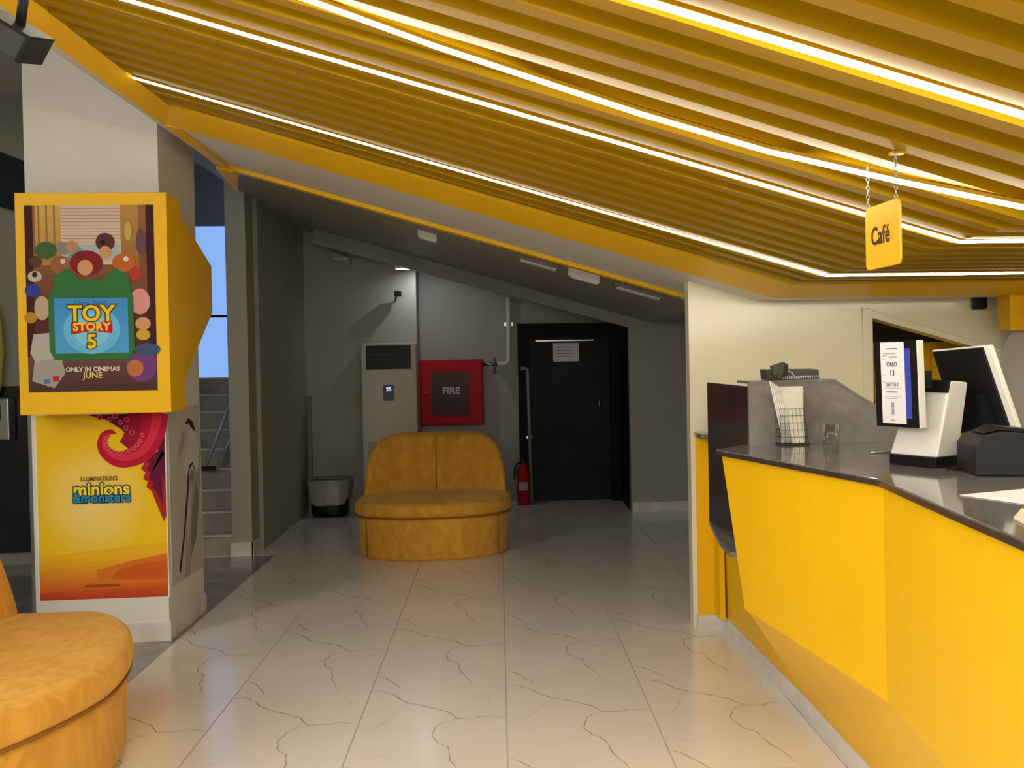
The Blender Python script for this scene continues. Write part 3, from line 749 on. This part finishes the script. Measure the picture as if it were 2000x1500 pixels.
part('lid', MB().box(-1.66, -1.52, 12.07, 12.08, 2.625, 2.64), M_white, jb)
ceiling_box('duct_panel', 'dark grey flat panel on the sloped ceiling right of the emergency lamp', 1.02, 8.3, 2.36, .36, .18, .035, mat('grey_panel', (.22, .21, .20), .5))
ceiling_box('duct_panel', 'dark grey flat panel on the sloped ceiling left of the emergency lamp', .30, 8.3, 2.36, .30, .18, .035, MATS['grey_panel'])

# ------------------------------------------------------------------ stairs
NS = 9; RISE, RUN = .158, .28
mb = MB()
for i in range(NS):
    mb.box(-3.349, -2.191, 9.63 + i * RUN, 12.419, i * RISE, (i + 1) * RISE)
    mb.box(-3.349, -2.191, 9.61 + i * RUN, 9.67 + i * RUN, (i + 1) * RISE - .006, (i + 1) * RISE + .012, 1)
solo('staircase', mb, [M_stair, M_nose], 'tiled staircase with pale nosings rising behind the pillar', 'stairs', (-2.77, 9.62, 0))
ld = thing('step_ladder', 'folding aluminium ladder leaning on the stairs behind the pillar', 'ladder', (-2.45, 10.45, .63))
la, lb = Vector((-2.54, 10.40, .66)), Vector((-2.28, 10.62, 1.42))
M_ladder = mat('blue_white_alu', (.55, .58, .75), .35, metal=.3)
for dx in (0, .1):
    part('rail', MB().tube([la + Vector((dx - .05, dx, 0)), lb + Vector((dx - .05, dx, 0))], .016, 6), M_ladder, ld)
for t in (.15, .35, .55, .75):
    p = la.lerp(lb, t); part('rung', MB().tube([p + Vector((-.05, 0, 0)), p + Vector((.05, .1, 0))], .010, 6), M_ladder, ld)
part('foot', MB().box(-2.62, -2.50, 10.36, 10.42, .632, .67), M_black, ld)

# lobby corner left of the pillar
mb = MB(); mb.box(-4.5, -3.55, 9.47, 9.5, .1, 1.42); mb.prism([(-4.6, 9.47, 3.55), (-3.5, 9.47, 3.12), (-3.5, 9.47, 2.72), (-4.6, 9.47, 3.05)], (0, .03, 0))
struct('window_2', mb, M_pane)
kd = thing('card_terminal', 'grey wall terminal with a small black screen, left of the pillar', 'terminal', (-3.9, 9.4, 1.0))
part('housing', MB().box(-4.02, -3.80, 9.33, 9.46, 1.0, 1.33), M_steel, kd, bevel=.01)
part('screen', MB().box(-3.94, -3.86, 9.322, 9.33, 1.16, 1.28), M_black, kd)
solo('yellow_cable', MB().tube([(-3.93, 9.42, 2.05), (-3.89, 9.42, 1.95), (-3.875, 9.42, 1.7), (-3.90, 9.42, 1.45), (-3.93, 9.42, 1.34)], .022, 8), mat('yellow_cable', (.45, .36, .05), .5),
     'yellow cable hanging above the grey terminal at the left edge', 'cable', (-3.9, 9.42, 1.34))
mb = MB(); mb.box(-3.70, -3.66, 9.43, 9.48, 0, 2.7); struct('trim_7', mb, M_steel)

# track spotlight at top left
tl = thing('track_spotlight', 'black spotlight hanging at the top left corner', 'spotlight', (-1.13, 2.95, 2.62))
SM = Matrix.Translation((-1.185, 3.0, 2.375)) @ Matrix.Scale(.86, 4) @ Euler((math.radians(15), math.radians(31), math.radians(8))).to_matrix().to_4x4()
mb = MB().box(-.075, .06, -.09, .09, -.038, .038); mb.v = [SM @ Vector(v) for v in mb.v]
hd = part('head', mb, mat('spot_grey_black', (.018, .017, .014), .5), tl, bevel=.004)
mb = MB(); mb.box(-.082, .068, -.098, .098, .036, .044); mb.box(.06, .068, -.095, .095, -.042, .04); mb.v = [SM @ Vector(v) for v in mb.v]
part('frame', mb, M_black, hd)
part('stem', MB().tube([(-1.17, 3.0, 2.40), (-1.155, 3.0, 2.50), (-1.15, 3.0, 2.70)], .013, 8), M_black, tl)

# ------------------------------------------------------------------ hanging Cafe sign
P1, P2 = Vector((1.138, 3.19, 0)), Vector((1.04, 3.52, 0))
sgn = thing('cafe_sign', 'yellow hanging sign reading Café on two thin chains', 'sign', (.975, 2.92, 1.80))
u = (P1 - P2); un = u.normalized(); nrm = Vector((un.y, -un.x, 0))
if nrm.y > 0: nrm = -nrm
def atpix_z(py, px, Y):    # height of an image row at depth Y (used only to size the panel)
    d = Vector((px - CX, py - CY, F)); q = Vector((_X.dot(d), _Y.dot(d), _Z.dot(d))); return EYE + q.z * Y / q.y, q.x * Y / q.y
zt1, x1 = atpix_z(383, 1756, 2.80); zb1, _ = atpix_z(512, 1757, 2.80)
zt2, x2 = atpix_z(411, 1690, 3.03); zb2, x2b = atpix_z(531, 1690, 3.03)
Pr, Pl = Vector((x1, 2.80, 0)), Vector((x2, 3.03, 0))
un = (Pr - Pl).normalized(); nrm = Vector((un.y, -un.x, 0)); wdt = (Pr - Pl).length
ztop, zbot = (zt1 + zt2) / 2, (zb1 + zb2) / 2
def rrect(w_, h_, r, n=5):
    o = []
    for cx, cy, a0 in ((w_ - r, r, -PI / 2), (w_ - r, h_ - r, 0), (r, h_ - r, PI / 2), (r, r, PI)):
        for k in range(n + 1): a = a0 + PI / 2 * k / n; o.append((cx + r * math.cos(a), cy + r * math.sin(a)))
    return o
poly = [Pl + un * a + Vector((0, 0, zbot + b)) for a, b in rrect(wdt, ztop - zbot, .018)]
part('panel', MB().prism(poly, -nrm * .006), mat('sign_yellow', (.86, .46, .01), .3), sgn)
mb = MB(); put_text(mb, 'Café', .066, Pl + un * wdt * .46 + Vector((0, 0, zbot + (ztop - zbot) * .50)) + nrm * .0012, un, (0, 0, 1), bold=.0007, extrude=.0006, xs=1.0, sp=1.05)
part('lettering', mb, mat('sign_brown', (.03, .002, .006), .6), sgn)
for p, f in ((Pr - un * .02, 0), (Pl + un * .02, 0)):
    z1 = zp(p.x) - 0.0; mb = MB(); n = max(4, int((z1 - ztop) / .011))
    for k in range(n):
        zc = ztop + (k + .5) * (z1 - ztop) / n; r_ = (z1 - ztop) / n * .62
        ax = (un if k % 2 else nrm)
        mb.tube([Vector((p.x, p.y, zc)) + ax * r_ * .55 * math.cos(t) + Vector((0, 0, r_ * math.sin(t))) for t in [2 * PI * j / 8 for j in range(9)]], .0011, 4, close=False)
    part('chain', mb, M_steel, sgn)
part('bracket', MB().box(Pr.x - .02, Pr.x + .012, Pr.y - .016, Pr.y + .016, zp(Pr.x) - .006, zp(Pr.x) + .0), M_slat, sgn)

# ------------------------------------------------------------------ the counter
ZT, TH = 1.17, .020
ctr = thing('counter', 'yellow faceted café counter along the right side', 'counter', (1.6, 4, 0))
ZF = 1.15
FAC = [[(.905, 4.64, ZF), (1.160, 3.40, ZF), (1.150, 3.36, .5), (.939, 4.395, .565)],
       [(1.160, 3.40, ZF), (.990, 1.30, ZF), (.984, 1.30, .525), (1.150, 3.36, .5)]]
for outer in FAC:
    inner = [(x + .03, y, z) for x, y, z in outer]
    mb = MB().add(outer + inner, [(0, 1, 2, 3), (7, 6, 5, 4), (0, 4, 5, 1), (1, 5, 6, 2), (2, 6, 7, 3), (3, 7, 4, 0)])
    part('front_panel', mb, M_yel, ctr)
# raking soffit under the facets down to the plinth, and the carcass
mb = MB()
K0 = [(.945, 4.395, .567), (1.154, 3.36, .503), (.99, 1.30, .527)]
K1 = [(1.29, 4.72), (1.29, 3.36), (1.29, 1.3)]
for i in range(2):
    mb.hexa([(K1[i][0], K1[i][1], .08), (K1[i + 1][0], K1[i + 1][1], .08), (1.36, K1[i + 1][1], .08), (1.36, K1[i][1], .08),
             K0[i], K0[i + 1], (1.36, K1[i + 1][1], .5), (1.36, K1[i][1], .5)])
part('soffit', mb, M_yel, ctr)
mb = MB().hexa([(1.29, 4.70, .08), (1.25, 6.47, .08), (1.40, 6.47, .08), (1.40, 4.70, .08), (1.29, 4.70, .70), (1.235, 6.47, .70), (1.40, 6.47, .70), (1.40, 4.70, .70)])
mb.add([(.912, 4.64, ZF - .002), (1.09, 4.87, ZF - .002), (1.29, 4.80, .08), (.946, 4.395, .567), (1.30, 4.64, ZF - .002), (1.31, 4.75, .08)], [(0, 1, 2, 3), (0, 4, 1), (3, 2, 5), (0, 3, 5, 4), (1, 4, 5, 2)])
part('side_panel', mb, M_yel, ctr)
part('end_panel', MB().box(1.115, 1.25, 6.47, 6.5 - .002, .08, 1.10), M_yel, ctr)
part('end_post', MB().box(1.205, 1.235, 6.30, 6.47, .08, 1.09), M_yel, ctr)
mb = MB(); mb.box(1.105, 1.285, 6.44, 6.47, 0, .08); mb.hexa([(1.282, 1.2, 0), (1.282, 4.7, 0), (1.3, 4.7, 0), (1.3, 1.2, 0), (1.282, 1.2, .085), (1.282, 4.7, .085), (1.3, 4.7, .085), (1.3, 1.2, .085)])
mb.hexa([(1.282, 4.7, 0), (1.245, 6.46, 0), (1.3, 6.46, 0), (1.3, 4.7, 0), (1.282, 4.7, .085), (1.245, 6.46, .085), (1.3, 6.46, .085), (1.3, 4.7, .085)])
part('plinth', mb, M_skirt, ctr)
mb = MB()
top_poly = [(.885, 4.655), (1.145, 3.40), (1.085, 2.70), (1.030, 2.0), (.965, 1.2), (1.9, 1.2), (2.0, 3.3), (2.1, 4.9), (1.07, 4.9)]
mb.prism([(x, y, ZT - TH) for x, y in top_poly], (0, 0, TH))
ct = part('worktop', mb, M_granite, ctr, bevel=.003)
mb = MB()
for (ax, ay), (bx, by) in zip(top_poly[:4], top_poly[1:5]):
    mb.hexa([(ax - .004, ay, ZT - TH - .001), (bx - .004, by, ZT - TH - .001), (bx + .012, by, ZT - TH - .001), (ax + .012, ay, ZT - TH - .001),
             (ax - .004, ay, ZT - .004), (bx - .004, by, ZT - .004), (bx + .012, by, ZT - .004), (ax + .012, ay, ZT - .004)])
part('worktop_edge', mb, M_edge, ctr)
mb = MB().box(1.105, 1.30, 6.25, 6.495, 1.10, 1.125); part('return_top', mb, M_granite, ctr)
# raised granite surround
part('side_screen', MB().box(1.07, 1.095, 4.885, 5.85, .70, 1.42), mat('granite_dark_side', (.035, .026, .026), .12), ctr)
mb = xz([(1.07, ZT), (1.07, 1.432), (1.449, 1.434), (1.631, 1.332), (1.80, 1.20), (1.80, ZT)], 4.86, 4.885)
part('back_screen', mb, M_granite_l, ctr)
mb = MB(); mb.prism([(1.07, 4.855, 1.432), (1.449, 4.855, 1.434), (1.449, 5.1, 1.434), (1.07, 5.1, 1.432)], (0, 0, .012))
mb.hexa([(1.449, 4.855, 1.434), (1.80, 4.855, 1.20), (1.80, 4.92, 1.20), (1.449, 4.92, 1.434), (1.449, 4.855, 1.446), (1.80, 4.855, 1.212), (1.80, 4.92, 1.212), (1.449, 4.92, 1.446)])
part('coping', mb, M_granite_l, ctr)
part('ledge', MB().prism([(1.075, 5.9, .68), (1.0, 5.2, .68), (.985, 4.9, .68), (1.075, 4.9, .68)], (0, 0, .022)), M_granite_l, ctr)
part('carcass', MB().box(1.40, 2.0, 1.2, 4.85, .02, ZT - TH - .01), M_yel, ctr)

# things on the counter
box_o = thing('serving_tray', 'low dark box on the granite ledge behind the wire basket', 'box', (1.28, 5.0, 1.446))
part('body', MB().hexa([(1.17, 4.93, 1.446), (1.40, 4.93, 1.446), (1.40, 5.06, 1.446), (1.17, 5.06, 1.446), (1.165, 4.93, 1.490), (1.40, 4.93, 1.487), (1.40, 5.06, 1.490), (1.165, 5.06, 1.492)]), mat('dark_grey_card', (.06, .06, .055), .5), box_o, bevel=.003)
mb = MB()
for i in range(24):
    x = 1.215 + i * .008; mb.tube([(x, 4.926, 1.447), (x + .003, 4.922, 1.462)], .0022, 4)
part('paper_trim', mb, M_paper, box_o)
pk = thing('wrapped_packet', 'dark crumpled packet in clear wrap leaning over the ledge', 'packet', (1.215, 4.82, 1.45))
rnd = random.Random(3)
rings = []
for z, s_ in ((1.453, .020), (1.470, .034), (1.490, .039), (1.510, .037), (1.517, .020)):
    rings.append([(1.190 + .02 * (1.5 - z) / .05 * -.2 + s_ * math.cos(t) * (1 + rnd.uniform(-.15, .15)), 4.80 + .03 * math.sin(t), z + .006 * math.cos(t + 1)) for t in [2 * PI * i / 10 for i in range(10)]])
part('contents', MB().loft(rings, 0, True, False), mat('olive_black', (.035, .035, .025), .4), pk)
part('wrap', MB().tube([(1.21, 4.80, 1.492), (1.245, 4.80, 1.478), (1.262, 4.80, 1.45)], [.004, .003, .002], 6), mat('clear_wrap', (.6, .6, .6), .2), pk)

bk = thing('wire_basket', 'black wire basket holding white paper bags on the counter', 'basket', (1.243, 4.80, ZT))
def rr(w0, d0, z, cx=1.243, cy=4.80): return [(cx - w0, cy - d0, z), (cx + w0, cy - d0, z), (cx + w0, cy + d0, z), (cx - w0, cy + d0, z), (cx - w0, cy - d0, z)]
mb = MB()
for k in range(6):
    t = k / 5; z = ZT + .006 + t * .150; wv = .060 - .010 * t; cx = 1.243 - .012 * t
    mb.tube(rr(wv, .042, z, cx), .0009, 4)
for k in range(7):
    t = -1 + k / 3
    mb.tube([(1.243 + t * .060, 4.758, ZT + .006), (1.231 + t * .050, 4.758, ZT + .156)], .0007, 4)
    mb.tube([(1.243 + t * .060, 4.842, ZT + .006), (1.231 + t * .050, 4.842, ZT + .156)], .0007, 4)
part('wire_frame', mb, M_blackm, bk)
part('base', MB().box(1.18, 1.306, 4.755, 4.845, ZT + .0005, ZT + .008), M_blackm, bk)
M_bags = mat('ivory_paper', (.82, .78, .66), .7)
for i in range(5):
    mb = MB().slab((1.190 + .002 * i, 4.770 + i * .012, ZT + .010), (.098, 0, 0), (-.008 + .003 * i - (.0 if i else .0), .002, .215 + .012 * (i % 3)), (0, .006, 0))
    mb2 = solo('paper_bag', mb, M_bags, 'white paper bag standing in the wire basket', 'paper bag', (1.243, 4.77 + i * .012, ZT + .010), 'white paper bags in the wire basket')
for i in range(5):
    a_ = Vector((1.196 + .009 * i, 4.762 + .002 * i, ZT + .012)); b_ = Vector((1.140 + .0095 * i, 4.762 + .002 * i, ZT + .275 - .006 * i))
    solo('drinking_straw', MB().tube([a_, b_], .0043, 6), M_white, 'wrapped white straw leaning out of the wire basket to the left', 'straw', a_, 'straws in the wire basket')

gl = MB(); n_ = 28
prof_o = [(.030, 0), (.033, .004), (.036, .095)]; prof_i = [(.0353, .095), (.0322, .010), (.0, .012)]
gl.lathe(prof_o + prof_i[:2] + [(.001, .009)], (1.352, 4.60, ZT + .0005), n_)
solo('glass_tumbler', gl, M_thin, 'clear glass tumbler alone on the granite counter', 'glass', (1.352, 4.60, ZT))
solo('pen', MB().tube([(1.41, 4.27, ZT + .005), (1.50, 4.30, ZT + .005)], .004, 8), M_steel, 'slim pen lying left of the white till stand', 'pen', (1.45, 4.28, ZT))

# customer display on its white stand
ps = thing('till_terminal', 'white till stand with an upright customer display and a receipt taped on it', 'till', (1.43, 3.80, ZT))
def wp_(px, py, Y):
    z, x = atpix_z(py, px, Y); return Vector((x, Y, z))
# stand: leaning body
b0, b1, b2 = Vector((1.342, 3.86, 0)), Vector((1.432, 3.66, 0)), Vector((1.53, 3.72, 0))
b3 = b0 + (b2 - b1)
t0_, t1_ = 1.205, 1.462
sh_ = Vector((.045, .035, 0))
lo = [p + Vector((0, 0, t0_)) for p in (b0, b1, b2, b3)]
hi = [lo[0] + Vector((.075, -.03, t1_ - t0_)), lo[1] + Vector((.058, .02, t1_ - t0_ - .004)), lo[2] + Vector((.045, .02, t1_ - t0_ - .012)), lo[3] + Vector((.05, -.02, t1_ - t0_ - .004))]
part('stand', MB().hexa(lo + hi), M_white, ps, bevel=.006)
bs = [Vector((p.x, p.y, ZT)) for p in (b0, b1, b2, b3)]
part('base', MB().hexa([p + Vector((-.004, -.004, .001)) for p in bs] + [p + Vector((-.004, -.004, .035)) for p in bs]), M_black, ps, bevel=.003)
cap0 = hi[0].lerp(lo[0], .18)
mb = MB().add([hi[0] + Vector((-.004, -.002, 0)), hi[1] + Vector((-.004, -.002, 0)), hi[1].lerp(lo[1], .16) + Vector((-.004, -.002, 0)), hi[0].lerp(lo[0], .16) + Vector((-.004, -.002, 0)),
               hi[0] + Vector((.01, .01, 0)), hi[1] + Vector((.01, .01, 0)), hi[1].lerp(lo[1], .16) + Vector((.01, .01, 0)), hi[0].lerp(lo[0], .16) + Vector((.01, .01, 0))],
              [(0, 1, 2, 3), (7, 6, 5, 4), (0, 4, 5, 1), (1, 5, 6, 2), (2, 6, 7, 3), (3, 7, 4, 0)])
part('hinge', mb, M_black, ps)
# display slab: upright, turned towards the customers' side
TL, TR, BL = wp_(1708, 667, 3.86), wp_(1790, 658, 3.66), wp_(1707, 833, 3.83)
uu = TR - TL; uu.z = 0; vv_ = BL - TL; vv_.x = .004; vv_.y = -.01
nn = uu.cross(-vv_).normalized()
if nn.y > 0: nn = -nn
back = -nn
disp = part('display_case', MB().slab(TL, uu, vv_, back * .030), M_white, ps, bevel=.004)
dsc = MB().slab(TL + nn * .004 + uu * .004, uu * .985, vv_ * .995, back * .006)
scn = part('bezel', dsc, M_black, disp)
part('screen', MB().slab(TL + nn * .0045 + uu * .26 + vv_ * .09, uu * .60, vv_ * .80, back * .001), mat('screen_blue', (.02, .03, .12), .15, emit=(.05, .06, .34), power=.8), scn)
part('arm', MB().slab(TL + uu * .55 + vv_ * .35 + back * .028, uu * .3, vv_ * .2, back * .06), M_black, disp)
# taped receipt
rc0 = TL + uu * .17 + vv_ * .015 + nn * .0065
mb = MB().slab(rc0, uu * .56, vv_ * .94, back * .0012)
hd = lambda v_, wf, tk, u0=.22: mb.slab(rc0 + nn * .0004 + uu * u0 + vv_ * v_, uu * wf, vv_ * tk, back * .0003, 1)
for v_, wf, tk, u0 in ((.07, .26, .012, .15), (.13, .30, .006, .06), (.155, .12, .005, .04), (.165, .20, .012, .2), (.2, .06, .005, .04), (.385, .06, .005, .04), (.385, .06, .005, .42), (.46, .05, .005, .04), (.53, .40, .003, .06), (.57, .26, .012, .12), (.63, .42, .003, .06), (.65, .26, .004, .1), (.90, .10, .008, .2)): hd(v_, wf, tk, u0)
for k in range(10): hd(.70 + k * .014, .07, .008, .22)
put_text(mb, 'CARD', .020, rc0 + uu * .27 + vv_ * .26 + nn * .0006, uu, -vv_, 1, bold=.0004)
put_text(mb, '13', .026, rc0 + uu * .27 + vv_ * .36 + nn * .0006, uu, -vv_, 1, bold=.0004)
put_text(mb, 'LATTE 1', .017, rc0 + uu * .27 + vv_ * .49 + nn * .0006, uu, -vv_, 1, bold=.0004)
solo('receipt', mb, [M_paper, M_ink], 'long printed receipt taped down the customer display', 'receipt', tuple(TL + vv_))
# staff monitor: leans away from the staff side, black back towards us
ms = thing('staff_monitor', 'black-backed till monitor with a white rim, tilted behind the white stand', 'monitor', (1.66, 3.80, ZT))
TL2, TR2, BL2 = wp_(1820, 687, 3.98), wp_(1918, 678, 3.74), wp_(1872, 846, 3.88)
u2 = TR2 - TL2; v2 = BL2 - TL2; n2 = u2.cross(v2).normalized()
if n2.y > 0: n2 = -n2
part('back_shell', MB().slab(TL2, u2, v2, -n2 * .02), M_black, ms, bevel=.003)
part('rim', MB().slab(TL2 - n2 * .006 - u2 * .02 - v2 * .02, u2 * 1.14, v2 * 1.02, -n2 * .018), M_white, ms, bevel=.003)
part('neck', MB().slab(TL2 + u2 * .3 + v2 * .55 + n2 * .002, u2 * .5, v2 * .7, n2 * .03), M_black, ms)
part('foot', MB().box(1.64, 1.84, 3.78, 3.95, ZT + .001, ZT + .035), M_black, ms, bevel=.006)
# cash printer
pr = thing('receipt_printer', 'black receipt printer at the right edge of the counter', 'printer', (1.58, 3.50, ZT))
pf = [(1.452, ZT + .001), (1.452, 1.262), (1.475, 1.292), (1.53, 1.306), (1.60, 1.300), (1.72, 1.285), (1.72, ZT + .001)]
mb = MB().prism([(x, 3.40 + (x - 1.45) * -.35, z) for x, z in pf], (.03, .22, 0)); part('body', mb, mat('printer_black', (.016, .016, .019), .5, spec=.25), pr, bevel=.004)
part('lid', MB().prism([(x, 3.44 + (x - 1.45) * -.35, z + .003) for x, z in ((1.49, 1.296), (1.53, 1.306), (1.60, 1.300), (1.68, 1.29), (1.68, 1.30), (1.53, 1.318))], (.02, .14, 0)), M_black, pr)
kb = thing('cash_unit', 'dark grey cash unit between the till stand and the printer', 'cash unit', (1.64, 3.66, ZT))
part('body', MB().hexa([(1.545, 3.69, ZT + .001), (1.57, 3.60, ZT + .001), (1.74, 3.63, ZT + .001), (1.73, 3.69, ZT + .001), (1.575, 3.69, 1.28), (1.60, 3.62, 1.27), (1.73, 3.64, 1.275), (1.72, 3.69, 1.285)]), mat('charcoal_plastic', (.06, .06, .065), .4), kb, bevel=.01)
for i, pts in enumerate(([(1.50, 3.66, ZT + .012), (1.49, 3.60, ZT + .004), (1.46, 3.57, ZT + .004), (1.44, 3.60, ZT + .006)], [(1.52, 3.68, ZT + .02), (1.50, 3.61, ZT + .005), (1.47, 3.61, ZT + .004), (1.475, 3.66, ZT + .01)])):
    solo('power_cable', MB().tube(pts, .003, 6), M_black, 'black cable curled at the foot of the till stand', 'cable', pts[1], 'cables at the till')
mb = MB().prism([(1.215, 2.95, ZT + .0008), (1.30, 2.72, ZT + .0008), (1.62, 2.72, ZT + .0008), (1.60, 3.10, ZT + .0008)], (0, 0, .0015))
solo('paper_sheet', mb, M_paper, 'white sheet of paper lying on the granite counter at the right edge', 'paper', (1.4, 2.85, ZT))
mb = MB().prism([(1.155, 2.50, ZT + .0008), (1.115, 2.30, ZT + .0008), (1.40, 2.30, ZT + .0008), (1.36, 2.66, ZT + .0008), (1.24, 2.64, ZT + .0008)], (0, 0, .004))
solo('folded_card', mb, mat('cream_card', (.70, .64, .45), .6), 'cream folded card near the front of the counter at the right edge', 'card', (1.2, 2.5, ZT))
